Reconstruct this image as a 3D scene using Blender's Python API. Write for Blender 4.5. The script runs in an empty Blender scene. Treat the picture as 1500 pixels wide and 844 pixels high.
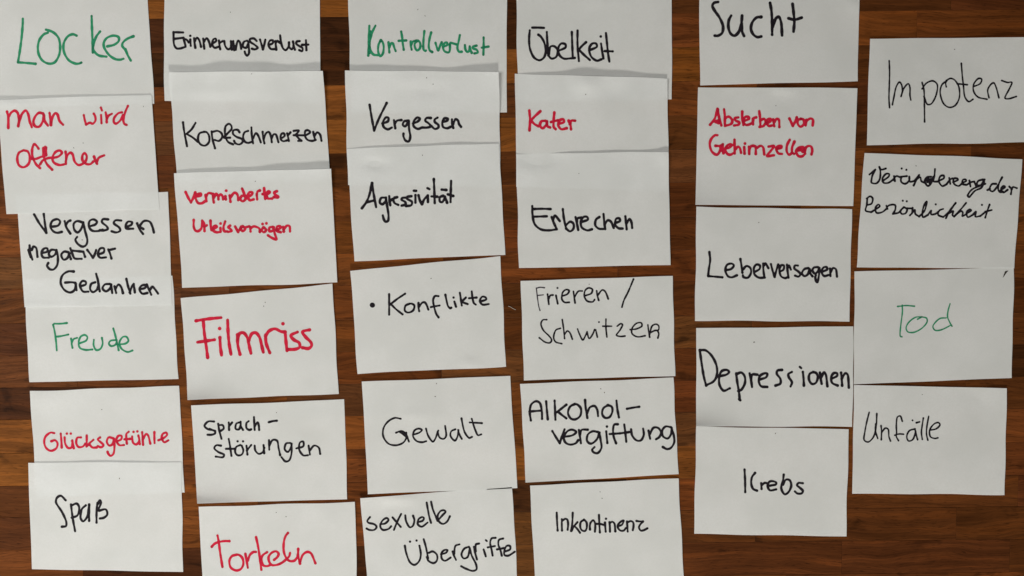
import bpy, math, random
import numpy as np

# ------------------------------------------------------------------ camera, world, lamps, exposure
S = 0.00065                      # metres per unit on the table (one unit = 0.65 mm)
F = 1177.0                       # focal length in the same units as the 1500 wide frame
TILT = math.radians(3.5)
scene = bpy.context.scene
cam_data = bpy.data.cameras.new('camera')
cam = bpy.data.objects.new('camera', cam_data)
scene.collection.objects.link(cam)
scene.camera = cam
CAM = np.array([0.0, F * math.sin(TILT), F * math.cos(TILT)])
cam.location = tuple(CAM * S)
cam.rotation_euler = (-TILT, 0, 0)
cam_data.sensor_width = 36
cam_data.lens = 36 * F / 1500
cam_data.clip_start = 0.01
cam_data.clip_end = 50

world = bpy.data.worlds.new('World'); scene.world = world
world.use_nodes = True
bg = world.node_tree.nodes['Background']
bg.inputs[0].default_value = (1.0, 0.955, 0.86, 1)
bg.inputs[1].default_value = 0.09

def area(name, loc, target, size, size_y, power, col):
    l = bpy.data.lights.new(name, 'AREA'); l.shape = 'RECTANGLE'
    l.size = size; l.size_y = size_y; l.energy = power; l.color = col
    o = bpy.data.objects.new(name, l); scene.collection.objects.link(o)
    o.location = loc
    from mathutils import Vector
    o.rotation_euler = (Vector(target) - Vector(loc)).to_track_quat('-Z', 'Y').to_euler()
    return o
area('window_light', (0.06, -2.4, 0.88), (0, 0, 0), 0.30, 0.24, 70, (1.0, 0.97, 0.88))
area('room_light', (-1.7, -0.15, 1.5), (-0.1, 0, 0), 1.1, 1.1, 38, (1.0, 0.99, 0.925))
scene.view_settings.view_transform = 'Standard'
scene.view_settings.look = 'None'
scene.view_settings.exposure = 0.0
scene.view_settings.gamma = 1.0
scene.render.film_transparent = False

# ------------------------------------------------------------------ helpers
DIR = np.array([0, -math.sin(TILT), -math.cos(TILT)])
UP = np.array([0, math.cos(TILT), -math.sin(TILT)])
RIGHT = np.array([1.0, 0, 0])

def on_table(px, py, z=0.0):
    """point of the table plane (height z) that the photograph shows at px, py; in table units"""
    px = np.asarray(px, float); py = np.asarray(py, float); z = np.asarray(z, float) + 0 * px
    d = DIR + ((px - 750) / F)[..., None] * RIGHT + ((422 - py) / F)[..., None] * UP
    t = (z - CAM[2]) / d[..., 2]
    return CAM + d * t[..., None]

def link(o, parent=None):
    scene.collection.objects.link(o)
    if parent is not None: o.parent = parent
    return o

def mesh_obj(name, verts, faces, mat, parent=None, smooth=False):
    me = bpy.data.meshes.new(name)
    me.from_pydata([tuple(v) for v in verts], [], faces)
    me.materials.append(mat)
    if smooth:
        me.polygons.foreach_set('use_smooth', [True] * len(me.polygons))
    me.update()
    return link(bpy.data.objects.new(name, me), parent)

class NT:
    def __init__(s, name):
        s.m = bpy.data.materials.new(name); s.m.use_nodes = True
        s.t = s.m.node_tree; s.b = s.t.nodes['Principled BSDF']; s.o = s.t.nodes['Material Output']
    def n(s, typ, **kw):
        nd = s.t.nodes.new(typ)
        for k, v in kw.items():
            if k.startswith('i_'):
                key = k[2:]; key = int(key) if key.isdigit() else key.replace('_', ' ')
                nd.inputs[key].default_value = v
            else: setattr(nd, k, v)
        return nd
    def l(s, a, b): s.t.links.new(a, b)
    def math(s, op, a, b=None, clamp=False):
        nd = s.n('ShaderNodeMath', operation=op, use_clamp=clamp)
        for i, x in enumerate((a, b)):
            if x is None: continue
            if isinstance(x, (int, float)): nd.inputs[i].default_value = x
            else: s.l(x, nd.inputs[i])
        return nd.outputs[0]
    def mix(s, fac, a, b, blend='MIX'):
        nd = s.n('ShaderNodeMix', data_type='RGBA', blend_type=blend)
        for sock, x in ((nd.inputs[0], fac), (nd.inputs[6], a), (nd.inputs[7], b)):
            if isinstance(x, (int, float)): sock.default_value = x
            elif isinstance(x, tuple): sock.default_value = x
            else: s.l(x, sock)
        return nd.outputs[2]
    def ramp(s, x, p0, p1, v0=0.0, v1=1.0):
        nd = s.n('ShaderNodeMapRange', i_1=p0, i_2=p1, i_3=v0, i_4=v1, interpolation_type='SMOOTHSTEP')
        s.l(x, nd.inputs[0]); return nd.outputs[0]
    def noise(s, vec, scale, det=3, rough=0.5, dist=0.0):
        nd = s.n('ShaderNodeTexNoise', i_Scale=scale, i_Detail=det, i_Roughness=rough, i_Distortion=dist)
        s.l(vec, nd.inputs['Vector']); return nd.outputs[0]
    def scaled(s, vec, sc):
        nd = s.n('ShaderNodeMapping'); nd.inputs['Scale'].default_value = sc
        s.l(vec, nd.inputs['Vector']); return nd.outputs[0]

# ------------------------------------------------------------------ materials
def wood_material():
    w = NT('oiled_walnut')
    tc = w.n('ShaderNodeTexCoord'); oi = w.n('ShaderNodeObjectInfo')
    off = w.n('ShaderNodeVectorMath', operation='SCALE'); off.inputs[0].default_value = (7.3, 3.1, 5.7)
    w.l(oi.outputs['Random'], off.inputs['Scale'])
    add = w.n('ShaderNodeVectorMath', operation='ADD')
    w.l(tc.outputs['Object'], add.inputs[0]); w.l(off.outputs[0], add.inputs[1])
    p = add.outputs[0]
    # slow wander of the grain
    wn = w.n('ShaderNodeTexNoise', i_Scale=1.0, i_Detail=2.0)
    w.l(w.scaled(p, (9, 22, 9)), wn.inputs['Vector'])
    sub = w.n('ShaderNodeVectorMath', operation='SUBTRACT'); w.l(wn.outputs['Color'], sub.inputs[0]); sub.inputs[1].default_value = (.5, .5, .5)
    sc = w.n('ShaderNodeVectorMath', operation='MULTIPLY'); w.l(sub.outputs[0], sc.inputs[0]); sc.inputs[1].default_value = (0.0, 0.030, 0)
    ad2 = w.n('ShaderNodeVectorMath', operation='ADD'); w.l(p, ad2.inputs[0]); w.l(sc.outputs[0], ad2.inputs[1])
    q = ad2.outputs[0]
    bands = w.noise(w.scaled(q, (5, 150, 30)), 1.0, 3, .55)
    rings = w.noise(w.scaled(q, (9, 420, 60)), 1.0, 3, .6)
    fib = w.noise(w.scaled(q, (55, 1700, 200)), 1.0, 2, .6)
    pores = w.noise(w.scaled(q, (130, 1500, 200)), 1.0, 1, .5)
    smear = w.noise(w.scaled(q, (20, 42, 20)), 1.0, 3, .55, 0.8)
    patch = w.noise(w.scaled(p, (14, 30, 20)), 1.0, 2, .5)
    base = oi.outputs['Color']
    f = w.math('MULTIPLY', w.ramp(bands, .25, .75, .74, 1.26), w.ramp(rings, .25, .75, .84, 1.16))
    f = w.math('MULTIPLY', f, w.ramp(fib, .25, .75, .78, 1.22))
    f = w.math('MULTIPLY', f, w.ramp(pores, .60, .74, 1.0, .50))
    f = w.math('MULTIPLY', f, w.ramp(patch, .3, .7, .86, 1.14))
    g = w.n('ShaderNodeCombineColor'); [w.l(f, g.inputs[i]) for i in range(3)]
    col = w.mix(1.0, base, g.outputs[0], 'MULTIPLY')
    # honey coloured lights in the figure, near black heartwood smears
    hot = w.mix(1.0, col, (1.20, 1.08, .84, 1), 'MULTIPLY')
    col = w.mix(w.ramp(bands, .50, .72, 0, .5), col, hot)
    dk = w.mix(1.0, col, (.26, .27, .30, 1), 'MULTIPLY')
    col = w.mix(w.ramp(smear, .57, .72, 0, .66), col, dk)
    w.l(col, w.b.inputs['Base Color'])
    w.l(w.ramp(fib, .2, .8, .58, .42), w.b.inputs['Roughness'])
    w.b.inputs['Specular IOR Level'].default_value = 0.03
    bp = w.n('ShaderNodeBump', i_Strength=.25, i_Distance=.00012)
    w.l(w.math('ADD', fib, w.math('MULTIPLY', pores, -1.0)), bp.inputs['Height'])
    w.l(bp.outputs[0], w.b.inputs['Normal'])
    return w.m

def paper_material():
    w = NT('white_copy_paper')
    tc = w.n('ShaderNodeTexCoord'); oi = w.n('ShaderNodeObjectInfo')
    off = w.n('ShaderNodeVectorMath', operation='SCALE'); off.inputs[0].default_value = (3.3, 7.1, 2.7)
    w.l(oi.outputs['Random'], off.inputs['Scale'])
    add = w.n('ShaderNodeVectorMath', operation='ADD'); w.l(tc.outputs['Object'], add.inputs[0]); w.l(off.outputs[0], add.inputs[1])
    p = add.outputs[0]
    cloud = w.noise(p, 22, 3, .55); fine = w.noise(p, 520, 3, .65); fib = w.noise(w.scaled(p, (900, 1500, 900)), 1, 2, .6)
    col = w.mix(w.ramp(cloud, .3, .7), (.855, .862, .853, 1), (.910, .913, .908, 1))
    col = w.mix(w.ramp(fine, .25, .75, 0, .5), col, (.835, .838, .825, 1))
    col = w.mix(w.ramp(fib, .66, .8, 0, .35), col, (.60, .59, .56, 1))
    w.l(col, w.b.inputs['Base Color'])
    w.b.inputs['Roughness'].default_value = .82
    w.b.inputs['Specular IOR Level'].default_value = .2
    bp = w.n('ShaderNodeBump', i_Strength=.35, i_Distance=.0001)
    w.l(w.math('ADD', fine, fib), bp.inputs['Height']); w.l(bp.outputs[0], w.b.inputs['Normal'])
    tr = w.n('ShaderNodeBsdfTranslucent'); w.l(w.mix(1.0, col, (1.03, 1.045, 1.09, 1), 'MULTIPLY'), tr.inputs['Color'])
    mx = w.n('ShaderNodeMixShader'); mx.inputs[0].default_value = .46
    w.l(w.b.outputs[0], mx.inputs[1]); w.l(tr.outputs[0], mx.inputs[2]); w.l(mx.outputs[0], w.o.inputs['Surface'])
    return w.m

def ink_material(name, light, dark):
    w = NT(name)
    at = w.n('ShaderNodeAttribute', attribute_name='ink')
    tc = w.n('ShaderNodeTexCoord')
    nz = w.noise(tc.outputs['Object'], 650, 3, .6); n2 = w.noise(tc.outputs['Object'], 160, 2, .5)
    k = w.math('ADD', w.math('MULTIPLY', at.outputs['Fac'], .4), w.math('MULTIPLY', w.math('SUBTRACT', w.math('ADD', nz, n2), .95), 1.7), clamp=True)
    w.l(w.mix(k, light, dark), w.b.inputs['Base Color'])
    w.b.inputs['Roughness'].default_value = .6
    w.b.inputs['Specular IOR Level'].default_value = .06
    return w.m

def plain(name, col, rough=.7, var=.25, scale=400):
    w = NT(name); tc = w.n('ShaderNodeTexCoord')
    nz = w.noise(tc.outputs['Object'], scale, 3, .6)
    w.l(w.mix(nz, tuple(c * (1 - var) for c in col) + (1,), tuple(c * (1 + var) for c in col) + (1,)), w.b.inputs['Base Color'])
    w.b.inputs['Roughness'].default_value = rough
    return w.m

WOOD = wood_material(); PAPER = paper_material()
INK = {'k': ink_material('black_marker', (.016, .013, .018, 1), (.006, .005, .007, 1)),
       't': ink_material('thin_black_marker', (.05, .04, .055, 1), (.012, .010, .015, 1)),
       'r': ink_material('red_marker', (.53, .013, .043, 1), (.31, .006, .024, 1)),
       'g': ink_material('green_marker', (.024, .24, .118, 1), (.008, .10, .055, 1))}
CORE = plain('dark_glue_line', (.018, .010, .006), .8)
HOLE = plain('pin_hole_shadow', (.07, .06, .05), .9)
LINT = plain('pale_lint', (.42, .36, .30), .9)

# ------------------------------------------------------------------ table top of glued walnut staves
rnd = random.Random(11)
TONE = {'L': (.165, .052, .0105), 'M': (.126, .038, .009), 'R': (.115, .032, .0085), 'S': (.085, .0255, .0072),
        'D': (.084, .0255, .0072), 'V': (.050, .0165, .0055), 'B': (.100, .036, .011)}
table = link(bpy.data.objects.new('wooden_tabletop', None))
table.rotation_euler = (0, 0, math.radians(0.63))
table['label'] = 'dark brown tabletop of glued hardwood staves under all the cards'
table['category'] = 'table'
ROWS = [-225, -176, -127, -77, -27, 22, 72, 122, 172, 222, 270, 321, 369, 415, 466, 513, 560, 607, 656, 704, 750, 798, 846, 893, 940, 987, 1034]
#        one letter per stave, left to right, seen in the gaps between the columns of cards
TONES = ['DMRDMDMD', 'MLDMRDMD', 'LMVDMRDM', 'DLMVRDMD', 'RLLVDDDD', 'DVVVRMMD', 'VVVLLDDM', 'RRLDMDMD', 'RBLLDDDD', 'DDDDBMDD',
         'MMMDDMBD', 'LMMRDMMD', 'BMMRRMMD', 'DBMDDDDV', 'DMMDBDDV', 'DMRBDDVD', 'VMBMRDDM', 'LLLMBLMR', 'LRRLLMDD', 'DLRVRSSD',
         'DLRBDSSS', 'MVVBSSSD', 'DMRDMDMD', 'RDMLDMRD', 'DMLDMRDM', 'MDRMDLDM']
CUTS = [120, 372, 628, 880, 1140, 1380]
cy = [float(on_table(750, r)[1]) for r in ROWS]
GAP = 0.28
def stave(x0, x1, y0, y1, dz, tone):
    bv = .35; T = 30.0
    cxm, cym = (x0 + x1) / 2, (y0 + y1) / 2
    hx, hy = (x1 - x0) / 2 - GAP / 2, (y1 - y0) / 2 - GAP / 2
    v = []
    for (ix, iy, z) in ((0, 0, -T), (0, 0, -bv * .6), (bv, bv, 0.0)):
        a, b = hx - ix, hy - iy
        v += [(-a, -b, z), (a, -b, z), (a, b, z), (-a, b, z)]
    f = [(3, 2, 1, 0), (8, 9, 10, 11)]
    for k in (0, 4):
        for i in range(4):
            j = (i + 1) % 4
            f.append((k + i, k + j, k + 4 + j, k + 4 + i))
    o = mesh_obj('stave', np.array(v) * S, f, WOOD, table)
    o.location = (cxm * S, cym * S, dz * S)
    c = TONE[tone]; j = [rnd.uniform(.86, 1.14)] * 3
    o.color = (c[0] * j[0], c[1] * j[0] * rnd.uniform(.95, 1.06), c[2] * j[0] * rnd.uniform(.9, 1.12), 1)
for r in range(len(ROWS) - 1):
    ks = [c - 750 + rnd.uniform(-45, 45) for c in CUTS]
    if r == 20: ks[5] = 1409 - 750
    if r == 21: ks[4] = 1239 - 750; ks[5] = 1490 - 750
    if r == 19: ks[5] = 1500 - 750
    xs = [-1010 + rnd.uniform(-60, 20)] + ks + [ks[-1] + rnd.uniform(240, 280), 1010]
    if xs[-2] > 960: xs[-2] = 930
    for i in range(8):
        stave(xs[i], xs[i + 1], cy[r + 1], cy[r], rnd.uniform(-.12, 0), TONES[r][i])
ya, yb = cy[-1] + 1, cy[0] - 1
mesh_obj('core_board', np.array([(x, y, z) for z in (-31.0, -1.2) for x, y in ((-1000, ya), (1000, ya), (1000, yb), (-1000, yb))]) * S,
         [(3, 2, 1, 0), (4, 5, 6, 7), (0, 1, 5, 4), (1, 2, 6, 5), (2, 3, 7, 6), (3, 0, 4, 7)], CORE, table)

# ------------------------------------------------------------------ cards
wr = np.random.RandomState(5)
WAVES = [(wr.uniform(-1, 1) * k, wr.uniform(-1, 1) * k, wr.uniform(0, 6.28), a) for k, a in
         [(.022, .35)] * 4 + [(.045, .16)] * 5 + [(.09, .05)] * 5]
def undulation(px, py):
    h = 0 * px
    for kx, ky, ph, a in WAVES: h = h + a * np.sin(kx * px + ky * py + ph)
    return h * .6
def edge3(u, a, b, c, wob, ph):
    q = a * (1 - u) * (1 - 2 * u) + b * 4 * u * (1 - u) + c * u * (2 * u - 1)
    return np.maximum(q * (1 + wob * np.sin(u * 9.5 + ph) + .5 * wob * np.sin(u * 21 + 2 * ph)), 0)
class Card:
    def __init__(s, corners, base, top, bot, dents=()):
        s.c = np.array(corners, float); s.base = base; s.top = top; s.bot = bot; s.dents = dents
        s.ph = float(s.c[0, 0] * .37 % 6.28)
    def px(s, u, v):
        TL, TR, BR, BL = s.c
        u = np.asarray(u)[..., None]; v = np.asarray(v)[..., None]
        return (1 - v) * ((1 - u) * TL + u * TR) + v * ((1 - u) * BL + u * BR)
    def uv(s, px, py):
        P = np.stack([px, py], -1); TL, TR, BR, BL = s.c
        u = np.full(px.shape, .5); v = np.full(px.shape, .5)
        for _ in range(6):
            r = s.px(u, v) - P
            du = (1 - v)[..., None] * (TR - TL) + v[..., None] * (BR - BL)
            dv = (1 - u)[..., None] * (BL - TL) + u[..., None] * (BR - TR)
            det = du[..., 0] * dv[..., 1] - du[..., 1] * dv[..., 0]
            u = u - (r[..., 0] * dv[..., 1] - r[..., 1] * dv[..., 0]) / det
            v = v - (du[..., 0] * r[..., 1] - du[..., 1] * r[..., 0]) / det
        return u, v
    def z(s, u, v, px, py):
        u = np.clip(u, 0, 1); v = np.clip(v, 0, 1)
        h = s.base + undulation(px, py)
        h = h + edge3(u, *s.top, .17, s.ph) * (1 - v) ** 3.2
        h = h + edge3(u, *s.bot, .12, s.ph + 2) * v ** 10
        for x, y, rx, ry, a in s.dents:
            h = h + 1.5 * a * np.exp(-((px - x) / rx) ** 2 - ((py - y) / ry) ** 2)
        return np.maximum(h, .34)
    def point(s, px, py, lift=0.0):
        u, v = s.uv(px, py)
        return on_table(px, py, s.z(u, v, px, py) + lift)

NX, NY, THICK = 44, 34, 0.30
def card_mesh(cd, seed):
    rr = np.random.RandomState(seed)
    gu, gv = np.meshgrid(np.linspace(0, 1, NX + 1), np.linspace(0, 1, NY + 1))
    P = cd.px(gu, gv)
    # hand trimmed edges: a touch of waver
    def wob(t): return sum(rr.uniform(-.45, .45) * np.sin(t * k * math.pi + rr.uniform(0, 6)) for k in (1, 2.3, 4.1))
    ex = wob(gv) * (1 - gu) ** 12 + wob(gv) * gu ** 12
    ey = wob(gu) * (1 - gv) ** 12 + wob(gu) * gv ** 12
    P = P + np.stack([ex, ey], -1)
    z = cd.z(gu, gv, P[..., 0], P[..., 1])
    top = on_table(P[..., 0], P[..., 1], z).reshape(-1, 3)
    bot = top - (0, 0, THICK)
    W = NX + 1; n = len(top)
    idx = np.arange(n).reshape(NY + 1, W)
    a, b, c, d = idx[:-1, :-1].ravel(), idx[:-1, 1:].ravel(), idx[1:, 1:].ravel(), idx[1:, :-1].ravel()
    faces = list(zip(a.tolist(), d.tolist(), c.tolist(), b.tolist())) + list(zip((a + n).tolist(), (b + n).tolist(), (c + n).tolist(), (d + n).tolist()))
    ring = np.concatenate([idx[0, :], idx[1:, -1], idx[-1, -2::-1], idx[-2:0:-1, 0]])
    V = [top, bot, top[ring], bot[ring]]
    k = len(ring); o1, o2 = 2 * n, 2 * n + k
    for i in range(k):
        j = (i + 1) % k
        faces.append((o1 + i, o1 + j, o2 + j, o2 + i))
    return np.concatenate(V), faces

def smooth_stroke(pts, step=.55):
    pts = np.array(pts, float)
    if len(pts) == 1: return pts
    P = np.concatenate([[2 * pts[0] - pts[1]], pts, [2 * pts[-1] - pts[-2]]])
    out = []
    for i in range(1, len(P) - 2):
        p0, p1, p2, p3 = P[i - 1:i + 3]
        L = np.linalg.norm(p2 - p1); m = max(2, int(L / step))
        t = np.linspace(0, 1, m, endpoint=False)[:, None]
        # centripetal-ish tangents, limited so that sharp corners stay sharp
        t1 = (p2 - p0) / 2; t2 = (p3 - p1) / 2
        for tt in (t1, t2):
            n = np.linalg.norm(tt)
            if n > L: tt *= L / n
        out.append((2 * t**3 - 3 * t**2 + 1) * p1 + (t**3 - 2 * t**2 + t) * t1 + (-2 * t**3 + 3 * t**2) * p2 + (t**3 - t**2) * t2)
    out.append(P[-2][None]); return np.concatenate(out)

CELL = 0.55
def ink_mesh(cd, ox, oy, sc, width, text, seed):
    """outline of the union of all pen strokes, as a thin film that follows the curved card"""
    rr = np.random.RandomState(seed)
    strokes = []
    for st in text.split(';'):
        pts = [tuple(float(q) for q in p.split(',')) for p in st.split()]
        if pts: strokes.append(smooth_stroke([(ox + x / sc, oy + y / sc) for x, y in pts]))
    allp = np.concatenate(strokes); w = width / 2
    x0, y0 = allp.min(0) - w * 2 - 2; x1, y1 = allp.max(0) + w * 2 + 2
    nx, ny = int((x1 - x0) / CELL) + 2, int((y1 - y0) / CELL) + 2
    fld = np.full((ny, nx), -9.0); first = np.full((ny, nx), -10**6); dens = np.zeros((ny, nx))
    gid = 0; R = int(w * 1.6 / CELL) + 3
    for st in strokes:
        n = len(st); gid += 60
        ph = rr.uniform(0, 6.28, 3)
        for i, (x, y) in enumerate(st):
            gid += 1
            s_ = i * .55
            r = w * (1 + .09 * math.sin(s_ / 4.1 + ph[0]) + .07 * math.sin(s_ / 1.7 + ph[1]))
            end = min(i, n - 1 - i)
            if n == 1: r = w * 1.15
            elif end < 3: r *= 1.0 + .10 * (rr.rand())
            ci, cj = int((x - x0) / CELL), int((y - y0) / CELL)
            a, b, c, d = max(ci - R, 0), min(ci + R + 1, nx), max(cj - R, 0), min(cj + R + 1, ny)
            X = x0 + np.arange(a, b) * CELL - x; Y = y0 + np.arange(c, d) * CELL - y
            dd = r - np.sqrt(X[None] ** 2 + Y[:, None] ** 2)
            sub = fld[c:d, a:b]; np.maximum(sub, dd, out=sub)
            ins = dd > 0; f1 = first[c:d, a:b]; dn = dens[c:d, a:b]
            new = ins & (f1 < 0); f1[new] = gid
            dn[ins & (gid - f1 > 14)] = 1.0
            if end < 3 and n > 1: dn[ins] = np.maximum(dn[ins], .6)
    fld[0] = fld[-1] = -9; fld[:, 0] = fld[:, -1] = -9
    inside = fld > 0
    vid = -np.ones((ny, nx), int); jj, ii = np.nonzero(inside); vid[jj, ii] = np.arange(len(jj))
    VX = list(x0 + ii * CELL); VY = list(y0 + jj * CELL); VD = list(dens[jj, ii])
    cnt = inside[:-1, :-1].astype(int) + inside[:-1, 1:] + inside[1:, 1:] + inside[1:, :-1]
    fj, fi = np.nonzero(cnt == 4)
    faces = list(zip(vid[fj, fi].tolist(), vid[fj + 1, fi].tolist(), vid[fj + 1, fi + 1].tolist(), vid[fj, fi + 1].tolist()))
    cut = {}
    mj, mi = np.nonzero((cnt > 0) & (cnt < 4))
    for j, i in zip(mj.tolist(), mi.tolist()):
        cs = ((j, i), (j + 1, i), (j + 1, i + 1), (j, i + 1)); poly = []
        for k in range(4):
            p, q = cs[k], cs[(k + 1) % 4]
            ip, iq = inside[p], inside[q]
            if ip: poly.append(int(vid[p]))
            if ip != iq:
                key = (p, q) if p < q else (q, p)
                v = cut.get(key)
                if v is None:
                    fa, fb = max(fld[key[0]], -1.0), max(fld[key[1]], -1.0); t = min(max(fa / (fa - fb), .02), .98)
                    v = len(VX); cut[key] = v
                    VX.append(x0 + (key[0][1] + t * (key[1][1] - key[0][1])) * CELL)
                    VY.append(y0 + (key[0][0] + t * (key[1][0] - key[0][0])) * CELL)
                    VD.append(dens[p] if ip else dens[q])
                poly.append(v)
        if len(poly) > 2: faces.append(tuple(poly))
    V = cd.point(np.array(VX), np.array(VY), .10)
    return V, faces, VD

CARDS = []
# key: (corners TL TR BR BL, base height, lift along top edge, lift along bottom edge, dents, label, writing, pin holes)
# writing: origin x, y, scale, pen width, pen, strokes
def card(corners, base, top, bot, dents, label, writing, holes=()):
    CARDS.append((corners, base, top, bot, dents, label, writing, holes))
Z = (0, 0, 0)
# first column
card([(-8,-22),(215,-22),(226,152),(-2,158)], .75, Z, Z, [], 'white card reading Locker in green marker, top left corner of the table',
 [(0,0,5.628,3.1,'g','188,155 187,200 178,310 162,430 148,515;148,515 220,520 292,527;395,270 360,285 325,330 312,390 320,450 350,500 400,525 450,515 485,460 496,390 485,320 455,280 420,258 378,245;632,295 600,283 560,300 530,345 522,395 535,450 570,500 620,525 650,525 670,517;755,133 758,230 762,330 765,435;825,260 795,300 775,350 768,400 785,435 820,460 878,468;885,383 940,370 978,340 975,305 930,295 880,315 855,355 862,400 900,455 950,488 990,493 1018,485;1100,300 1050,320 1015,350 1008,380 1035,415 1055,460 1078,500;1035,405 1042,425')])
card([(-6,146),(222,139),(233,306),(10,314)], 1.50, (.9,.5,.1), (0,0,0), [(14,152,26,9,.8)], 'white card reading man wird offener in red, two lines, at the left edge',
 [(0,130,5.628,3.3,'r','58,190 68,240 68,325;68,240 90,200 120,182 145,200 155,250 150,310;152,300 175,220 210,180 232,210 245,270 262,318;355,205 320,200 290,230 275,275 290,310 325,312 352,270 362,225;360,215 368,265 395,305;408,200 415,250 420,300;420,290 435,230 455,203 475,215 490,265 520,298'),
  (0,150,7.5,3.0,'r','920,140 930,190 945,245;945,245 985,225 1020,235 1048,200 1045,155 1030,125;1108,58 1120,90;1110,140 1115,230;1160,110 1170,160 1172,220;1172,190 1190,150 1230,125;1340,110 1300,120 1255,170 1250,215 1275,235 1320,200 1350,140;1405,40 1375,110 1355,190 1365,235 1390,248'),
  (0,130,5.628,3.2,'r','185,512 155,530 142,575 155,630 195,648 235,620 246,570 230,520 195,508;318,495 300,470 280,458 265,500 268,560 295,620 330,655;250,575 290,580 340,562;372,480 365,520 365,570 385,620 430,668;358,490 355,560;380,485 380,550;330,625 355,590 400,572 440,570;430,572 480,560 510,530 490,510 455,525 432,570 445,610 490,630 525,625;540,520 545,570 542,620;542,600 555,550 580,528 600,545 615,600 650,630 700,605 715,560 698,532 680,550 680,590 710,620 745,622 770,600;775,560 785,590 800,620;795,610 815,570 858,550')],
 [(121.7,209.6),(108,216.7),(210,156)])
card([(24,285),(246,281),(252,447),(36,450)], 1.12, Z, (2,.1,.2), [], 'white card reading Vergessen negativer Gedanken in black, three lines',
 [(30,300,6.029,3.0,'k','120,85 170,170 228,248;228,248 215,160 205,80;270,195 330,185 350,150 325,128 280,145 265,195 290,235 325,248 365,240;390,145 405,200 440,255;400,180 420,150 440,140;545,155 500,145 470,170 475,220 505,245 535,215 552,165;555,155 570,230 590,310 580,355 545,370 505,345 485,310 500,285;615,190 660,175 675,150 645,130 610,145 605,195 635,230 690,232 725,220;775,130 730,128 720,155 760,190 770,215 735,228 700,225;890,140 840,138 825,165 870,200 880,230 845,245 805,235;935,195 975,180 985,155 950,150 930,180 935,210 995,212;1030,165 1050,215 1082,258;1085,215 1060,200;1050,190 1090,145 1140,150 1165,195 1178,245'),
  (30,300,6.029,3.0,'k','80,360 85,420 105,485;70,400 90,465;100,400 115,370 140,385 150,460;195,425 235,415 235,385 205,390 185,425 200,465 250,468;310,400 270,400 250,435 270,460 305,440 318,400;318,400 330,460 325,530 295,570 260,570 235,540 245,515;425,420 385,415 360,445 380,485 415,470 430,430;430,430 445,480;440,385 460,440 480,475 540,478;450,405 500,410 555,415;555,415 570,460;590,400 620,440 640,470;640,470 655,440 668,400;685,440 735,420 735,385 700,390 685,440 705,468 755,465;775,395 790,430 803,475;785,400 835,388'),
  (30,300,6.029,3.0,'k','470,590 420,590 370,625 355,690 385,750 435,775 475,755 490,700;395,688 450,685 485,690;485,690 495,755;530,720 575,705 575,680 545,675 525,710 550,765 600,768;660,685 625,700 615,745 640,772 675,750 690,710;668,610 685,680 700,765;680,650 690,700;790,700 745,705 725,740 755,765 790,740 800,705;800,705 810,780;830,720 845,780;840,740 865,705 890,730 905,780;935,655 950,720 970,785;965,775 985,720 1000,700;1000,700 1010,775;1060,745 1100,735 1105,710 1070,715 1050,745 1075,785 1120,780;1115,705 1135,750 1155,795;1145,750 1165,725 1190,750 1215,785')],
 [(120.4,351.5)])
card([(35,409),(253,404),(261,555),(43,560)], .75, Z, (.3,0,0), [], 'white card reading Freude in green marker, left column',
 [(0,430,4.69,2.4,'g','365,215 375,260 385,330 390,392;372,208 415,208 460,203;380,298 420,293 470,282;488,310 492,345 498,375;492,345 505,315 530,305;548,342 590,325 600,300 580,285 552,300 540,340 550,375 590,388 635,385;645,318 643,355 660,388 690,380 705,345 700,305;795,320 760,325 748,345 765,362 795,350 803,320;778,240 795,300 815,390;815,350 860,345 882,325 868,298 840,302 820,340 835,380 875,402 910,392')])
card([(44,573),(262,565),(270,722),(54,728)], .75, (1.2,.2,.2), Z, [(60,585,30,12,.5)], 'white card reading Gluecksgefuehle in red marker, lying partly under the Spass card',
 [(50,615,7.143,2.85,'r','210,140 170,135 120,175 105,235 125,295 175,325 230,300 245,250 220,215 180,225;278,145 285,220 288,290;318,185 325,250 355,295 395,285 400,215;398,220 415,298;342,145;383,145;490,185 450,190 440,245 465,285 510,280 535,250;550,165 550,230 548,280;620,210 575,250 560,270;575,255 610,290 655,290;690,185 665,205 690,230 725,265 700,288 665,275;830,195 780,185 760,230 785,270 820,255 835,200;838,205 840,290 830,355 800,378 775,355 768,335;870,225 910,205 915,170 880,170 860,215 890,265 940,265;990,125 965,150 965,200 970,250;945,205 1010,200;1025,175 1035,240 1070,258 1100,220 1090,165;1040,127;1080,122;1100,220 1105,255;1130,130 1135,200 1140,262;1140,200 1170,150 1195,170 1215,250;1258,130 1258,190 1260,245;1300,215 1350,195 1390,160 1380,135 1345,150 1335,190 1360,235 1405,215')],
 [(149,600)])
card([(41,678),(266,677),(268,838),(47,834)], 1.12, (.6,.7,.2), Z, [(100,702,60,14,.25)], 'white card reading Spass in black pen, lowest of the left column',
 [(0,640,4.137,2.9,'k','398,385 370,358 345,370 340,400 375,455 400,510 400,540 375,545;430,410 440,490 455,572;435,415 465,405 480,430 470,475 435,490;520,415 495,440 488,490 505,512 530,480 540,410;540,410 540,510;590,400 585,460 585,520;590,410 605,385 612,400 595,445;600,448 640,440 650,470 630,490 605,495')],
 [(175,701)])
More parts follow.
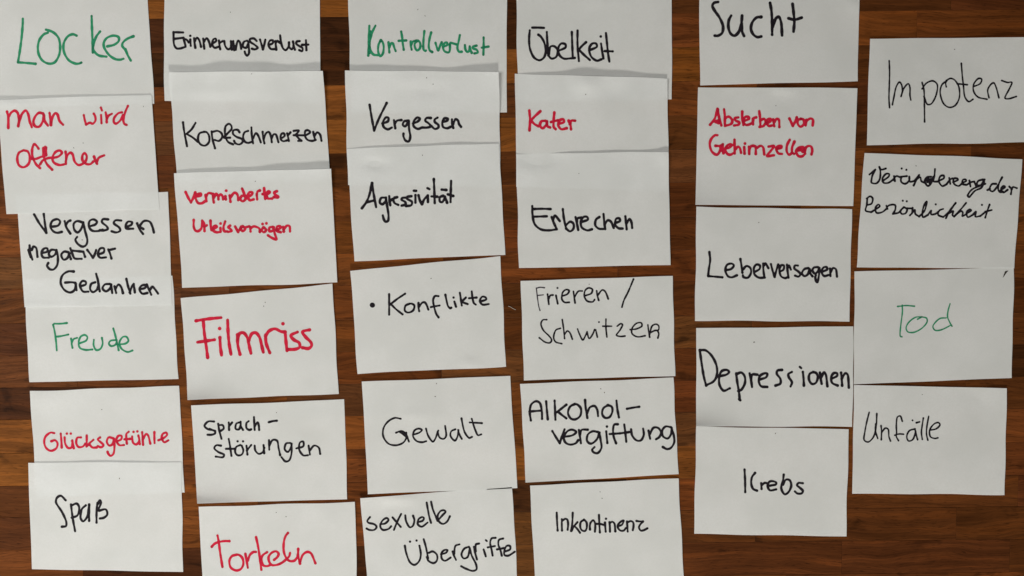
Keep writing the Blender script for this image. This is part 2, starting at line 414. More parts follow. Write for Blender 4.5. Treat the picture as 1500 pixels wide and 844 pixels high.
# second column
card([(240,-20),(468,-20),(470,151),(241,148)], .75, Z, Z, [], 'white card reading Erinnerungsverlust in bold black, with a shadow along its foot',
 [(250,40,7.143,2.85,'k','130,55 30,52;30,52 30,110 35,180 60,220 100,222 155,205;40,122 135,110;135,115 145,155 155,195;140,125 165,130 190,160;205,90;205,130 210,195;245,115 250,165 258,215;250,150 275,110 300,140 318,205;340,120 345,170 352,225;348,155 375,115 400,150 415,205;440,170 475,145 470,120 445,130 435,180 460,215 500,205;505,140 510,185 518,230;512,165 545,145;560,145 570,195 595,228 620,225 635,190 630,145;632,190 640,235;655,145 660,190 665,240;680,235 690,180 705,140 725,160 738,225;800,140 765,155 755,200 790,215 810,170;812,150 818,210 820,270 800,298 780,275 775,255;900,145 870,118 830,125 835,155 880,185 910,215 880,232 850,225;935,130 950,180 965,232;965,232 980,180 990,130;1025,185 1065,170 1070,140 1040,140 1022,180 1045,225 1085,230;1095,145 1100,190 1105,235;1098,165 1115,145 1145,165;1145,85 1155,160 1175,220 1205,240 1235,200 1238,160;1235,200 1250,220 1270,230 1285,190 1280,150;1285,190 1300,235;1350,145 1320,150 1315,175 1350,200 1380,220 1375,250 1345,240;1415,135 1418,190 1420,240;1375,185 1440,182')],
 [(337.6,18)])
card([(247,106),(473,104),(484,264),(260,268)], 1.12, (3.6,4.6,3.8), Z, [(340,150,45,14,-.5),(300,135,40,10,.3)], 'white card reading Kopfschmerzen in bold black marker',
 [(260,175,6.818,2.75,'k','55,30 65,110 80,190 95,268;180,35 140,100 90,145;90,145 150,180 205,225;265,125 220,140 205,190 225,245 275,262 315,225 315,165 290,128 262,125;340,120 350,200 375,290;350,125 400,115 440,140 445,180 415,215 370,205;465,175 505,135 540,95 535,60 510,45 480,70 473,120 480,175 505,225 555,250;465,185 525,183;620,130 600,105 560,110 555,145 590,175 640,195 650,225 620,250 580,240 565,215;705,115 670,130 655,175 670,220 705,235 740,225;738,80 742,160 755,240;755,190 780,140 805,160 832,230;850,125 855,180 868,240;862,200 880,145 910,125 930,160 942,228;940,190 960,150 985,155 1008,228;1030,195 1070,165 1060,140 1035,150 1030,195 1055,218 1095,210;1095,140 1105,180 1112,215;1100,165 1128,130;1160,115 1213,112 1180,155;1160,158 1280,160;1190,165 1215,195 1240,215 1205,215;1280,160 1325,130 1300,108 1275,120 1275,170 1300,205 1345,215 1380,205;1355,125 1365,170 1375,208;1370,165 1395,130 1425,155 1438,215')],
 [(368.6,108.4)])
card([(255,254),(485,247),(494,414),(267,422)], 1.50, (1.0,2.4,3.6), Z, [], 'white card reading vermindertes Urteilsvermoegen in small red writing, two lines',
 [(265,265,8.8235,3.3,'r','60,145 95,220 130,280;130,280 160,220 185,150;190,205 255,190 255,165 215,175 190,220 220,285 270,290 310,265;320,185 330,265;325,205 355,160 400,165;415,170 415,220 425,280;425,220 455,170 480,200 485,240;485,210 510,175 535,195 545,240;585,128;575,200 580,240;630,190 640,270;635,220 690,155 730,180 740,250;840,195 790,195 765,235 800,265 835,240;790,100 815,160 835,220;850,215 915,180 925,150 885,150 860,200 890,250 940,240;980,170 985,240;980,190 990,140 1020,125;1075,95 1080,160 1090,235;1055,172 1090,172;1100,190 1150,150 1130,135 1105,165 1120,225 1180,230;1240,135 1205,150 1220,180 1260,205 1250,220 1200,210'),
  (265,265,8.8235,3.2,'r','165,505 165,590 185,640 225,650 265,610 275,515;275,515 300,560 305,650;302,600 335,575;382,515 385,580 395,640;415,625 465,600 455,580 425,590 415,640 460,665 510,660;512,552;510,610 515,660;572,525 550,600 560,650 600,655;635,580 610,600 640,625 655,650 610,660;700,590 740,665;740,665 780,590;800,585 775,620 800,650 830,620 800,585;840,600 885,588;895,595 900,655;900,615 940,590 985,600 1015,620 1020,660;1065,600 1045,640 1075,665 1100,635 1070,600;1055,558;1105,550;1190,595 1145,605 1145,650 1185,645 1200,600;1195,610 1215,690 1235,755 1180,740 1125,705;1235,635 1290,610 1280,585 1240,595 1240,645 1290,665;1320,595 1330,655;1325,630 1370,580 1405,590 1410,655')],
 [(374,265.6)])
card([(265,437),(487,416),(496,577),(275,586)], .75, (3.6,.6,.4), (6,.1,1.0), [], 'white card reading Filmriss in large red marker letters',
 [(230,420,4.69,4.0,'r','268,235 350,222 440,213;318,238 325,320 338,410 348,488;278,382 340,373 395,365;430,288;432,350 435,410 443,470;485,230 488,310 495,390 508,465;553,330 555,400 570,465;555,370 565,325 595,318 620,350 632,400 645,458;632,370 650,325 680,318 705,350 718,400 730,450;745,330 750,390 775,455;745,340 770,305 810,290 850,308 880,312;865,255;880,308 885,370 893,440;965,312 920,335 940,365 975,385 980,415 950,430 895,432;1048,297 1000,310 1020,345 1055,380 1062,405 1040,425 1000,420')],
 [(388.4,443),(386.3,448.6)])
card([(280,594),(504,585),(509,731),(289,738)], .75, (2.4,.5,0), (9,.2,.2), [(455,630,12,8,-.5)], 'white card reading Sprach-stoerungen in thin black, two lines, one corner curling',
 [(230,570,5.0,2.7,'k','418,238 375,238 348,270 375,295 420,305 425,325 400,335 370,335;385,292 425,308;448,255 455,300 472,365;452,265 480,265 488,290 460,310;525,245 528,300;526,275 550,245;600,245 580,255 575,290 600,295 612,265 612,240;612,240 615,275 630,300;672,235 655,250 655,285 675,300 690,295;710,205 712,250 715,300;715,275 735,245 745,265 748,300;818,243 850,235 878,232'),
  (230,570,5.0,2.6,'k','468,415 435,412 420,435 450,462 490,480 480,500 430,495;525,365 535,420 545,490;505,438 570,438;610,410 580,425 572,460 590,485 620,480 632,450 620,415;590,383;630,383;655,415 662,480;658,450 690,410;715,415 720,450 745,475 775,462 785,430;780,410 785,470;820,375 822,445;822,420 845,375 880,380 890,430 902,485;975,395 945,400 935,440 960,460 985,420;985,400 985,470 970,520 940,530 912,500;1020,435 1070,420 1070,385 1045,395 1042,445 1070,485 1105,485;1110,415 1120,480;1120,450 1150,415 1185,430 1195,475')],
 [(405,604.6)])
card([(291,743),(520,735),(523,895),(300,902)], .75, (1.8,.4,.6), Z, [], 'white card reading Torkeln in red marker, cut off by the bottom edge',
 [(300,770,8.333,3.1,'r','85,258 120,222 175,200 240,190 300,190;155,122 170,200 190,350 215,505;390,355 330,375 300,430 315,510 380,548 440,530 470,470 460,400 420,360 385,355;495,345 510,430 525,515;525,430 550,360 590,325 625,322;625,140 645,230 665,350 690,540;760,325 710,360 690,400 700,460 720,490 765,495 800,480;845,420 885,385 900,345 870,315 820,330 780,380 785,440 820,482 880,480 940,455 990,415 1030,375 1040,335;1015,90 985,130 965,200 962,300 985,380 1030,430 1090,430 1125,390 1135,350;1140,285 1140,370 1162,465;1165,440 1195,360 1250,322 1300,345 1350,460')],
 [(404.6,751),(419,757)])
# third column
card([(509,-20),(742,-20),(742,165),(515,165)], .75, Z, Z, [], 'white card reading Kontrollverlust in green marker, with a shadow along its foot',
 [(500,0,5.0,2.9,'g','205,190 202,250 200,320 197,408;213,230 208,300 206,390;250,188 225,240 212,290 205,330;205,330 215,370 235,400 270,405;290,295 272,330 270,380 285,412 305,390 310,340 300,305 285,300;345,310 348,350 352,385;350,350 365,318 378,320 388,350 398,375;438,232 445,270 450,320 457,365;420,300 450,298 475,297;508,305 510,340 515,365;512,330 525,305 550,298;560,298 538,320 540,350 555,370 575,355 578,320 565,300 548,298;608,228 602,290 600,340 603,365 615,375 620,370;658,238 645,290 640,340 648,370 665,382;690,315 700,350 710,370 722,340 735,310;745,345 775,330 772,312 755,318 745,345 755,375 785,385 795,365 795,330;795,330 800,315 840,325;868,258 858,310 850,350 860,378 882,380;905,330 908,360 920,380 935,375 940,340;940,340 948,370 955,388;990,335 965,342 965,355 990,365 1000,385 975,392;1042,275 1042,340 1040,402;1028,350 1078,342')],
 [(612,14),(622.6,23.4)])
card([(505,103),(731,106),(733,273),(510,271)], 1.12, (3.9,2.2,4.4), Z, [(596,118,18,12,.6),(625,132,24,10,-.5)], 'white card reading Vergessen alone in bold black marker',
 [(500,130,5.0,3.1,'k','207,118 220,200 240,308;240,308 275,220 332,105;300,255 340,240 345,215 325,212 305,245 310,280 340,298 370,285;385,230 390,260 395,290;390,260 408,235 440,230;485,235 460,240 450,265 470,275 490,240;492,235 497,300 505,350 495,385 470,380 455,350 455,330;525,255 560,240 575,220 555,212 530,240 530,275 560,295 590,285;655,215 625,215 615,235 640,255 655,275 630,285 590,285;705,212 685,225 685,245 710,265 710,285 685,295 660,275;740,245 775,235 780,220 755,218 740,245 745,280 775,290 800,280;810,225 812,255 820,288;818,265 835,225 855,235 862,260 877,280')],
 [(634.4,123.4),(625,114)])
card([(508,218),(731,210),(740,373),(519,383)], 1.50, (.1,1.2,.6), Z, [(550,240,16,7,-.9)], 'white card reading Agressivitaet in bold black marker',
 [(520,255,9.375,3.2,'k','95,470 160,380 205,260 230,120;235,125 250,240 290,455;155,390 270,362;420,325 360,330 340,390 380,415 420,370 425,325;425,325 440,430 460,560 455,640 420,655 395,620 382,570;470,305 475,370 485,430;485,365 515,345 575,322;520,350 545,400 595,425;545,325 580,318;690,325 650,330 640,355 690,385 690,420 640,435;775,305 720,315 720,345 780,380 770,430 700,440;808,230 838,232;830,290 830,395;872,292 890,360 915,415;920,415 950,350 1000,295;1000,295 1002,385;995,195 1022,208;1082,70 1088,200 1095,400;1050,308 1130,312;1210,300 1165,320 1165,375 1200,385 1235,330;1235,310 1265,395;1190,215 1255,220;1320,95 1315,250 1312,385;1275,280 1350,302')],
 [(618.8,227.5)])
card([(513,397),(733,375),(741,537),(524,548)], .75, (2.0,.8,.3), Z, [(688,531,10,6,.5)], 'white card reading Konflikte in black after a round bullet dot',
 [(500,400,5.0,2.7,'k','350,155 350,230 350,305;467,152 410,190 352,235;360,225 400,265 448,303;500,225 470,240 465,275 490,290 525,275 535,240 515,225 495,228;565,220 565,250 570,280;568,250 590,220 610,215 625,235 637,268;712,170 685,170 672,200 680,250 695,300 712,325;655,250 720,238;762,160 770,200 780,240 795,258 805,255;822,180;828,210 840,248;868,145 875,190 882,238;912,180 880,212;880,212 925,228;955,135 960,180 970,220 985,232;935,185 990,180;1015,210 1060,195 1055,178 1030,175 1015,205 1035,232 1080,228'),
  (500,400,5.0,6.0,'k','226,235 229,236')],
 [(631.4,408)])
card([(530,559),(747,551),(758,715),(539,724)], 1.12, (.5,0,0), Z, [(610,608,30,8,.3)], 'white card reading Gewalt in thin black with a large round G',
 [(500,560,5.0,2.4,'k','435,268 390,262 340,290 308,340 308,400 345,450 400,462 450,445 475,410 475,370;400,370 440,358 470,375 495,435;440,370 475,400;430,366 470,385;525,385 570,370 590,350 565,340 535,355 525,395 550,430 590,440 622,432;620,340 635,390 668,435 690,410 705,365 710,355;705,365 720,405 750,415 768,390 760,320;835,345 805,360 800,395 830,428 850,400 858,350;855,350 868,390 882,415;880,265 890,320 905,370 935,408 958,400;955,268 970,320 985,360 1000,388 1025,382;940,295 1030,300')],
 [(639.4,562),(637.6,581)])
card([(528,730),(750,713),(760,880),(541,890)], .75, (1.8,.0,0), Z, [(580,731,25,7,1.0)], 'white card reading sexuelle Uebergriffe in thin black, two lines, at the bottom edge',
 [(500,694,5.0,2.6,'k','210,318 190,345 200,360 240,370 258,390 240,412 205,412 185,402;285,370 320,365 345,340 330,325 300,345 285,385 305,412 345,405 365,385;375,320 400,350 435,390;438,295 410,350 385,412;468,305 475,350 500,392 525,380 535,340 525,308;560,355 595,345 605,325 590,318 565,335 560,370 590,388 632,358;625,212 635,270 645,320 657,360;657,205 670,260 690,310 705,345;705,345 745,300 763,280 750,268 725,275 705,310 715,350 745,368 775,350 795,312'),
  (500,694,5.0,2.6,'k','465,528 475,580 500,645 535,668 570,640 582,590 572,528;503,498;551,490;603,480 620,540 635,620;640,580 670,570 700,595 700,635 675,655 640,640 625,610;730,590 765,580 778,560 755,560 735,580 735,620 760,638 800,615;815,570 825,600 840,632;825,590 835,530 865,518;935,535 900,550 880,590 895,620 925,610 940,560;940,545 955,600 985,660 990,700 960,712 910,695 878,678;970,535 980,580 993,628;985,570 985,520 1008,512;1058,487 1066,494;1042,555 1058,605;1130,470 1100,475 1090,510 1100,555 1108,600;1072,540 1125,530;1185,475 1155,485 1150,520 1165,560 1175,600;1140,555 1190,545;1200,570 1235,555 1235,530 1210,530 1195,560 1195,595 1225,600 1270,572')])
# fourth column
card([(756,-20),(984,-20),(984,146),(759,150)], .75, Z, Z, [(875,2,30,10,.4)], 'white card reading Uebelkeit in tall black letters',
 [(740,0,5.0,3.0,'k','180,222 175,290 182,360 210,420 250,442 285,420 297,370 285,310 262,270 243,255;198,203 240,203 285,205;305,235 308,300 315,395;320,400 330,345 360,340 385,370 375,415 340,430 315,405;385,375 440,350 440,325 410,320 390,350 395,400 430,430 480,428 510,425;488,235 490,300 495,425;530,225 530,330 540,448;592,310 555,345 535,375;545,370 580,405 620,440;615,370 670,345 665,320 635,322 615,360 630,415 670,445 705,435;700,268;702,320 710,375 720,430;738,243 745,310 752,380 763,452;730,375 788,377')])
card([(754,108),(978,115),(979,280),(757,274)], 1.12, (.2,2.8,2.0), Z, [(858,122,18,14,1.2),(900,135,20,14,-.5)], 'white card reading Kater in small red marker',
 [(740,130,5.0,3.4,'r','177,160 182,230 178,305;258,165 220,200 185,235;190,235 215,260 243,275;295,235 265,240 255,270 275,290 300,265 305,240;305,240 310,275 330,285;360,175 355,230 355,280 370,297;335,245 385,232;390,260 430,245 425,225 400,232 388,265 410,297 450,290;465,235 478,265 482,298;475,260 485,235 512,235')],
 [(858,138.4)])
card([(756,226),(979,222),(982,388),(760,393)], 1.50, (.6,.9,1.5), Z, [(790,232,32,12,-1.0),(975,226,10,14,.8)], 'white card reading Erbrechen in bold black marker',
 [(740,260,5.0,3.1,'k','198,210 200,270 215,340 260,380 320,388 378,380;205,232 270,230 333,232;210,288 305,285;340,290 355,330 378,380;350,320 365,280 400,320;422,232 430,300 445,370;445,350 475,325 500,340 500,375 475,395 445,375;515,290 525,335 535,385;525,330 530,300 560,295;565,325 605,310 600,290 575,290 555,320 560,365 600,388 635,380;690,290 665,310 660,350 685,375 720,378;720,268 725,320 732,378;730,345 750,315 775,325 795,370;805,335 840,320 835,300 812,305 805,345 830,372 860,375;880,285 885,330 890,380;888,340 910,305 925,330 930,370')],
 [(848,254)])
card([(763,412),(985,404),(989,551),(767,557)], .75, (.8,.2,.1), Z, [], 'white card reading Frieren / Schwitzen in thin black, two lines with a slash',
 [(740,390,5.0,1.5,'t','228,160 235,220 245,290 255,325;228,162 255,155 288,158;235,215 280,210'),
  (740,390,5.0,2.3,'k','310,205 315,240 320,280;318,245 330,215 350,212;383,160;372,215 385,275;415,220 455,205 468,180 445,172 420,195 415,240 435,265 470,265;500,185 505,225 512,270;508,225 535,185 565,182;590,215 630,200 638,170 610,160 585,180 580,220 600,255 640,262 655,245;670,180 675,215 685,250;680,210 710,175 735,190 755,240'),
  (740,390,5.0,2.3,'k','940,95 900,190 870,250 855,300'),
  (740,390,5.0,2.1,'k','305,392 275,395 262,425 280,470 320,510 340,540 325,562 290,555 250,525;405,455 370,470 355,520 370,555 415,568;418,392 428,460 435,530;435,500 455,475 475,490 492,535;530,460 545,500 568,540 590,505 600,480;600,485 615,530 640,500 655,465;687,410;663,465 675,520;738,388 738,450 745,520;715,440 780,440;820,440 845,422 860,430 840,470 815,505 845,515 878,512;915,465 960,460 1000,440 995,415 960,420 930,455 930,495 970,518 1025,510;1045,430 1050,470 1058,520;1058,500 1075,440 1105,425 1125,440 1122,468 1095,472 1068,485;1118,475 1125,497 1118,527')],
 [(863,416.6)])
card([(762,563),(986,553),(994,695),(770,707)], .75, (.5,.1,0), (2,.1,0), [], 'white card reading Alkohol-vergiftung in bold black, two lines',
 [(740,550,5.0,3.0,'k','188,330 180,270 190,215 225,190 255,205 268,260 270,318;178,265 265,258;300,190 305,250 312,322;362,185 365,250 368,325;448,215 410,245 375,272;385,265 415,290 448,315;510,210 475,230 460,275 480,315 515,322 550,295 555,245 530,215 505,210;585,180 590,240 602,312;600,280 620,235 655,225 675,255 680,298;755,218 720,240 710,280 730,310 765,305 785,265 780,230 750,218;815,185 822,250 833,308;892,245 935,237 982,230'),
  (740,550,5.0,2.9,'k','345,408 370,450 400,497;400,497 415,450 435,395;430,450 490,440 520,415 490,398 455,410 430,450 440,490 475,507 515,498 535,475;540,400 548,450 555,498;548,440 560,400 605,398;680,415 640,410 605,435 600,480 630,500 670,470 690,420;690,425 700,480 705,530 680,568 650,565 637,545 655,525;745,375;740,410 748,495;825,358 798,362 790,400 795,450 812,497;765,430 840,425;872,360 880,420 887,487;840,425 910,415;922,395 930,440 960,475 995,475 1015,435 1010,390;1050,405 1055,435 1062,465;1060,430 1085,385 1120,385 1140,415 1130,450 1105,468;1215,380 1175,375 1150,405 1155,445 1190,462 1215,430 1220,385;1220,390 1235,440 1238,490 1215,530 1185,540 1155,525')],
 [(880,569.6),(885.4,575.2)])
card([(776,711),(994,701),(1003,880),(786,886)], .75, (.6,.1,0), (6,1,.2), [], 'white card reading Inkontinenz in narrow black letters, at the bottom edge',
 [(800,740,9.375,2.7,'k','145,105 150,230 158,350;215,195 215,270 218,350;222,215 260,190 290,200 302,260 295,340;365,105 360,230 345,355;430,235 375,300 350,350;385,285 425,325 465,380;515,205 475,235 468,300 490,345 535,355 558,310 555,240 520,200;610,240 600,285 602,335;605,250 640,210 665,230 675,290 670,365;725,135 730,250 738,375;680,258 755,262 810,280;822,188;808,240 812,300 818,365;870,235 875,300 877,365;875,245 910,230 940,260 950,360;985,290 1040,270 1065,215 1030,225 990,265 985,310 1020,350 1065,350 1095,315;1110,225 1115,290 1120,365;1115,240 1160,220 1195,240 1200,290 1190,345;1240,218 1280,224 1330,225;1330,225 1290,270 1275,310 1300,350 1340,345 1390,320')],
 [(879,720.6),(882,730)])
# fifth column
card([(1025,-40),(1259,-40),(1257,119),(1025,125)], .75, Z, Z, [(1252,5,12,12,.6)], 'white card reading Sucht in large black marker, at the top edge',
 [(1000,0,5.0,3.7,'k','260,15 230,22 218,45 235,80 270,130 295,190 290,240 260,262 235,262;355,115 338,150 335,200 350,245 380,262 410,235 430,170 435,115;432,170 435,230 450,265;575,125 540,130 510,165 500,210 515,250 545,272 575,268;640,22 650,80 655,160 655,255;660,200 680,140 705,125 722,170 728,260;805,30 812,90 818,160 812,232;775,135 820,145 872,130')])
card([(1023,128),(1256,129),(1250,302),(1019,300)], .75, (.6,.2,.3), (3.5,.1,.1), [(1150,131,18,7,.9)], 'white card reading Absterben von Gehirnzellen in red, two lines',
 [(1030,150,8.8235,3.3,'r','90,290 150,210 185,85;190,90 205,190 235,300;140,250 215,230;165,255 200,270;270,90 280,180 280,280;285,210 330,185 375,230 360,280 280,305;455,195 410,205 420,235 465,260 455,290 400,300;505,120 505,200 520,295;535,240 590,215 585,190 545,190 520,240 550,290 600,285 640,260;640,210 645,285;645,240 655,205 685,195;725,115 735,200 740,300;745,230 790,215 805,260 780,305 730,318;830,265 870,245 870,215 830,225 820,270 850,305 890,300;905,220 920,310;915,260 950,215 980,230 985,320'),
  (1030,150,8.8235,3.3,'r','1115,210 1160,305;1160,305 1190,250 1210,195;1270,215 1225,230 1225,285 1260,315 1300,285 1300,230 1260,210;1335,225 1325,300;1325,285 1345,235 1390,210 1420,230 1415,300'),
  (1030,190,8.8235,3.3,'r','185,72 150,75 105,120 85,190 110,280 170,325 205,300 225,250;160,210 215,210 255,190;255,190 250,240 262,305;225,230 240,270;290,240 340,230 370,200 345,190 305,210 285,260 310,310 350,325 400,300;405,130 405,200 408,310;420,250 450,220 475,240 490,300;540,180;530,225 535,310;590,220 595,260 595,315;600,250 620,215 655,210;675,215 680,260 680,315;690,240 740,210 775,230 790,320;845,220 915,215 870,280 825,340 915,332;960,250 1010,235 1010,210 970,215 945,250 970,305 1020,315;1120,130 1085,200 1080,280 1110,325 1150,300;1180,155 1150,230 1150,290 1175,315;1230,270 1290,250 1290,225 1230,235 1200,280 1230,340 1280,345 1320,310;1240,240 1290,290;1325,230 1315,300;1310,260 1350,215 1395,220 1410,270 1400,320')],
 [(1136.6,155)])
card([(1020,303),(1248,307),(1244,471),(1018,470)], .75, Z, Z, [], 'white card reading Leberversagen in black marker',
 [(1020,365,6.818,2.95,'k','130,30 138,110 125,200 118,270;118,270 180,275 260,282;295,210 345,200 375,165 350,145 305,160 290,215 315,270 355,282 405,262;440,100 450,160 460,235;465,205 500,170 540,190 545,240 515,285 470,280 465,262;590,225 630,200 635,165 600,155 575,190 580,250 625,285 685,285;668,145 670,210 680,285;672,170 690,145 720,190;745,150 760,210 782,278;782,278 800,210 818,155;835,225 870,205 875,165 845,165 830,210 845,270 885,290 915,280;905,155 910,210 920,285;912,190 925,165 945,205;1015,165 985,165 980,195 1020,225 1040,250 1020,275 985,265;1120,190 1080,200 1055,240 1080,270 1115,250 1130,200;1130,200 1140,245 1160,272;1215,180 1175,185 1160,215 1185,245 1215,220 1225,185;1230,190 1225,260 1210,330 1195,320 1188,280 1195,260;1260,225 1305,205 1300,180 1270,185 1250,225 1275,268 1320,260;1335,195 1340,270;1340,235 1365,190 1395,205 1405,275')],
 [(1111.6,326)])
card([(1020,481),(1250,478),(1249,625),(1020,625)], .75, Z, (5.5,.1,0), [], 'white card reading Depressionen in large black letters filling its width',
 [(1000,470,5.0,3.2,'k','125,215 140,320 155,410 172,475;125,215 170,218 215,260 248,330 250,400 225,445 172,472;275,405 320,395 340,375 320,360 285,370 268,410 270,470 300,512 345,495;392,385 400,450 412,520 418,580;395,390 430,380 455,410 455,460 430,505 405,515;490,385 500,430 508,485;500,435 510,395 548,395;565,430 610,415 620,390 600,385 565,405 558,445 575,480 620,485;728,360 695,365 690,390 715,425 715,460 680,475;800,375 775,390 778,415 800,450 790,482;858,338 868,347;880,375 885,420 888,475;960,375 930,390 925,430 945,462 975,455 990,415 980,385 955,375;1005,380 1010,420 1018,462;1015,415 1035,378 1050,400 1060,480;1090,425 1130,405 1130,385 1105,385 1088,415 1095,455 1135,475;1160,380 1165,430 1168,475;1165,425 1190,385 1210,400 1217,490;414,574 422,582')],
 [(1104,501.6),(1105,501.2)])
card([(1020,625),(1243,629),(1240,786),(1017,782)], 1.12, Z, Z, [], 'white card reading Krebs in black, lowest of the fifth column',
 [(1000,650,5.0,3.0,'k','453,190 457,270 458,355;530,215 508,245 502,290 515,330 545,345;575,290 578,332;578,305 600,288 618,290;625,310 680,300 685,285 660,275 635,280 622,310 640,342 685,335;740,228 735,270 722,325 745,370 775,355 795,310 785,270 755,265 735,300;880,290 850,288 838,305 860,325 880,345 870,365 840,365 822,350')],
 [(1136,635)])
# sixth column
card([(1274,57),(1507,54),(1504,208),(1270,213)], .75, (.8,.5,.3), Z, [], 'white card reading Impotenz in thin black, uppermost at the right edge',
 [(1220,50,5.357,2.1,'k','442,210 445,300 443,400 440,500 445,578;467,555 480,490 495,420 520,378 540,400 545,450 535,490;535,490 555,430 590,390 605,420 605,480 612,518;700,380 715,440 718,540 720,690;700,430 735,385 785,368 820,400 810,480 775,545 740,550 715,490;890,415 885,385 895,365;895,365 855,400 842,460 865,540 910,575 960,560 992,500 990,420 960,365 925,348 890,365;1008,230 1015,320 1025,410 1035,490 1065,530 1100,512;975,390 1055,398;1110,410 1155,390 1168,355 1140,350 1105,395 1105,450 1140,495 1210,512;1225,500 1215,440 1240,395 1265,385 1285,430 1303,500;1325,365 1370,380 1405,380 1385,430 1350,500 1380,508 1440,490')],
 [(1398.3,72.4)])
card([(1266,224),(1497,233),(1486,393),(1255,392)], 1.12, Z, Z, [], 'white card reading Veraenderung der Persoenlichkeit in joined black script',
 [(1260,235,6.25,2.45,'k','85,130 120,100 140,85 115,130 105,170 105,205 150,210 180,170 185,100 175,60;175,60 195,85 235,75;205,190 260,150 265,125 235,125 205,165 215,205 260,205 310,170;310,145 318,190;300,180 330,145 365,155;425,145 380,155 375,195 410,215 445,190 450,150;365,150 430,145;450,160 455,195 495,190;380,75;423,87;495,190 540,135;530,150 490,230;520,170 550,155 560,190 590,205;650,150 610,155 590,190 620,235 655,200 670,150;685,80 680,140 670,190 710,195;610,165 640,220;600,185 650,170;625,160 645,210;615,200 650,190;715,190 765,165 765,140 735,145 720,190 750,235 790,220;815,160 825,215;790,220 825,175 845,165;850,200 895,180 885,165 855,170 860,215 900,235 930,215;935,205 970,190 965,175 940,180 935,215 970,225;1000,185 1010,240;975,225 1015,200 1045,195;1125,175 1080,190 1070,225 1105,225 1140,175;1045,195 1060,235;1135,195 1110,250 1050,280 1000,335 985,320 1020,270 1090,235 1145,215'),
  (1260,235,6.25,2.45,'k','1165,272 1188,262;1245,215 1205,220 1185,265 1213,285 1245,255 1262,228;1300,155 1270,215 1264,265 1280,290 1308,287;1285,275 1325,245 1310,235 1290,260 1310,295 1350,270;1365,240 1385,265 1380,310;1385,270 1400,245 1435,255'),
  (1260,235,6.25,2.35,'k','65,350 60,410 50,460 100,475;60,350 90,330 115,350 105,395 65,410;100,475 155,440 180,420 165,405 140,435 150,480 200,475 240,445;240,415 250,445;235,450 260,415 300,405 320,410;325,420 320,455 300,490;300,490 350,480 375,455;400,430 370,460 380,490 415,485 430,450 405,430;425,440 470,440;390,370;427,375;480,435 475,480 455,505;470,490 500,455 505,490 540,515;540,515 590,460 610,380 590,400 570,470 575,520 620,500;692,403;620,500 650,460 650,495 690,490 715,470;760,445 725,460 715,500 760,520;760,520 815,470 875,390;875,390 820,460 785,530;790,500 850,465 845,500 860,515;970,390 920,450 860,515;860,515 920,465 940,480 935,510 960,500;965,495 1015,460 1000,450 975,475 985,520 1030,500;1115,408;1030,500 1060,470 1055,515 1100,510;1185,405 1165,460 1145,525;1100,510 1150,470;1145,470 1205,455')],
 [(1341.9,243)])
card([(1252,398),(1485,392),(1482,554),(1251,563)], .75, (.9,.2,0), (1.2,0,0), [], 'white card reading Tod in thin green, with a small tear in one corner',
 [(1220,380,5.357,1.75,'g','545,360 545,420 535,500 527,580 530,605 543,608;508,370 575,363 640,368;665,470 695,455;700,452 650,455 600,490 575,535 590,570 640,572 700,540 738,495 735,462 700,452;890,460 840,465 800,500 785,530 805,558 855,552 930,515;920,348 905,400 900,450 915,490 935,525')])
card([(1251,564),(1475,569),(1472,725),(1249,723)], .75, (.2,.1,1.6), Z, [(1425,590,20,12,-.5)], 'white card reading Unfaelle in thin black, lowest at the right',
 [(1220,550,5.357,2.1,'k','285,290 265,370 250,450 245,505 280,522 320,480 340,400 345,300;335,380 335,440 352,495;378,395 382,440 380,505;382,450 410,415 435,425 440,480 452,515;545,360 530,320 505,330 498,390 500,450 498,480 515,512;485,470 520,460 555,462;645,420 600,435 580,480 595,515 630,500 650,440;645,425 655,470 665,505;625,353;655,372 680,365;710,335 700,400 695,450 702,502;752,322 738,400 735,460 745,508;760,430 810,420 840,390 825,370 790,385 760,430 765,480 800,495 825,490')],
 [(1351,578)])
UML = [('Gluecksgefuehle', 'Glücksgefühle'), ('Spass', 'Spaß'), ('vermoegen', 'vermögen'), ('stoerungen', 'störungen'), ('Agressivitaet', 'Agressivität'),
       ('Uebergriffe', 'Übergriffe'), ('Uebelkeit', 'Übelkeit'), ('Veraenderung', 'Veränderung'), ('Persoenlichkeit', 'Persönlichkeit'), ('Unfaelle', 'Unfälle')]
hole_mesh = None
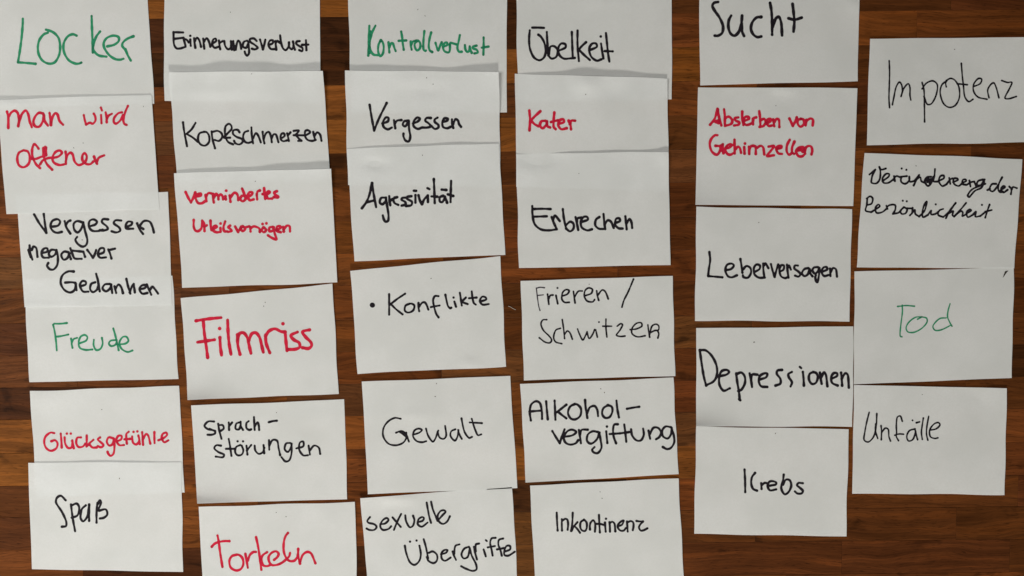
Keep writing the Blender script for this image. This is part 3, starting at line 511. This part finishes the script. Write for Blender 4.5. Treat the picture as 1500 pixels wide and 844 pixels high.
for n, (corners, base, top, bot, dents, label, writing, holes) in enumerate(CARDS):
    cd = Card(corners, base, top, bot, dents)
    V, faces = card_mesh(cd, n)
    org = V.mean(0); org[2] = 0
    o = mesh_obj('paper_card', (V - org) * S, faces, PAPER, None, True)
    o.location = tuple(org * S)
    for a, b in UML: label = label.replace(a, b)
    o['label'] = label; o['category'] = 'card'; o['group'] = 'handwritten paper cards laid out in columns'
    for k, (ox, oy, sc, w, pen, text) in enumerate(writing):
        V, faces, dens = ink_mesh(cd, ox, oy, sc, w * 1.17, text, 100 * n + k)
        t = mesh_obj('handwriting', (V - org) * S, faces, INK[pen], o)
        at = t.data.attributes.new('ink', 'FLOAT', 'POINT'); at.data.foreach_set('value', np.array(dens, np.float32))
    for k, (hx, hy) in enumerate(holes):
        rr = random.Random(n * 7 + k); a0 = rr.uniform(0, 3.1); ra, rb = rr.uniform(.75, 1.15), rr.uniform(.4, .65)
        ang = np.linspace(0, 2 * math.pi, 11)[:-1]
        X = hx + ra * np.cos(ang) * math.cos(a0) - rb * np.sin(ang) * math.sin(a0)
        Y = hy + ra * np.cos(ang) * math.sin(a0) + rb * np.sin(ang) * math.cos(a0)
        V = cd.point(X, Y, .09); mesh_obj('pin_hole', (V - org) * S, [tuple(range(9, -1, -1))], HOLE, o)
    if 'small tear' in label:
        X = np.array([1378, 1352, 1342, 1333, 1345, 1358]) / 5.357 + 1220; Y = np.array([88, 93, 118, 145, 132, 112]) / 5.357 + 380
        V = cd.point(X, Y, .11); mesh_obj('tear', (V - org) * S, [tuple(range(6))], CORE, o)

# a bit of lint on the wood
def fibre(pts, r):
    P = smooth_stroke(pts, 1.2); V, Fc = [], []
    B = on_table(P[:, 0], P[:, 1], np.full(len(P), .4)); B0 = B[0].copy()
    for i, p in enumerate(B):
        d = B[min(i + 1, len(B) - 1)] - B[max(i - 1, 0)]; d = d / np.linalg.norm(d); s = np.cross(d, [0, 0, 1.0])
        for k in range(5):
            a = k * 2 * math.pi / 5; V.append((p - B0 + r * (math.cos(a) * s + math.sin(a) * np.array([0, 0, 1.0]))) * S)
    for i in range(len(B) - 1):
        for k in range(5):
            j = (k + 1) % 5; Fc.append((i * 5 + k, i * 5 + j, i * 5 + 5 + j, i * 5 + 5 + k))
    o = mesh_obj('lint_fibre', V, Fc, LINT, None, True); o.location = tuple(B0 * S); return o
o = fibre([(744.5, 448.5), (748, 449.8), (751.5, 452), (755.5, 453.8)], .33)
o['label'] = 'thin pale lint thread on the wood between the Konflikte and Frieren cards'; o['category'] = 'lint'
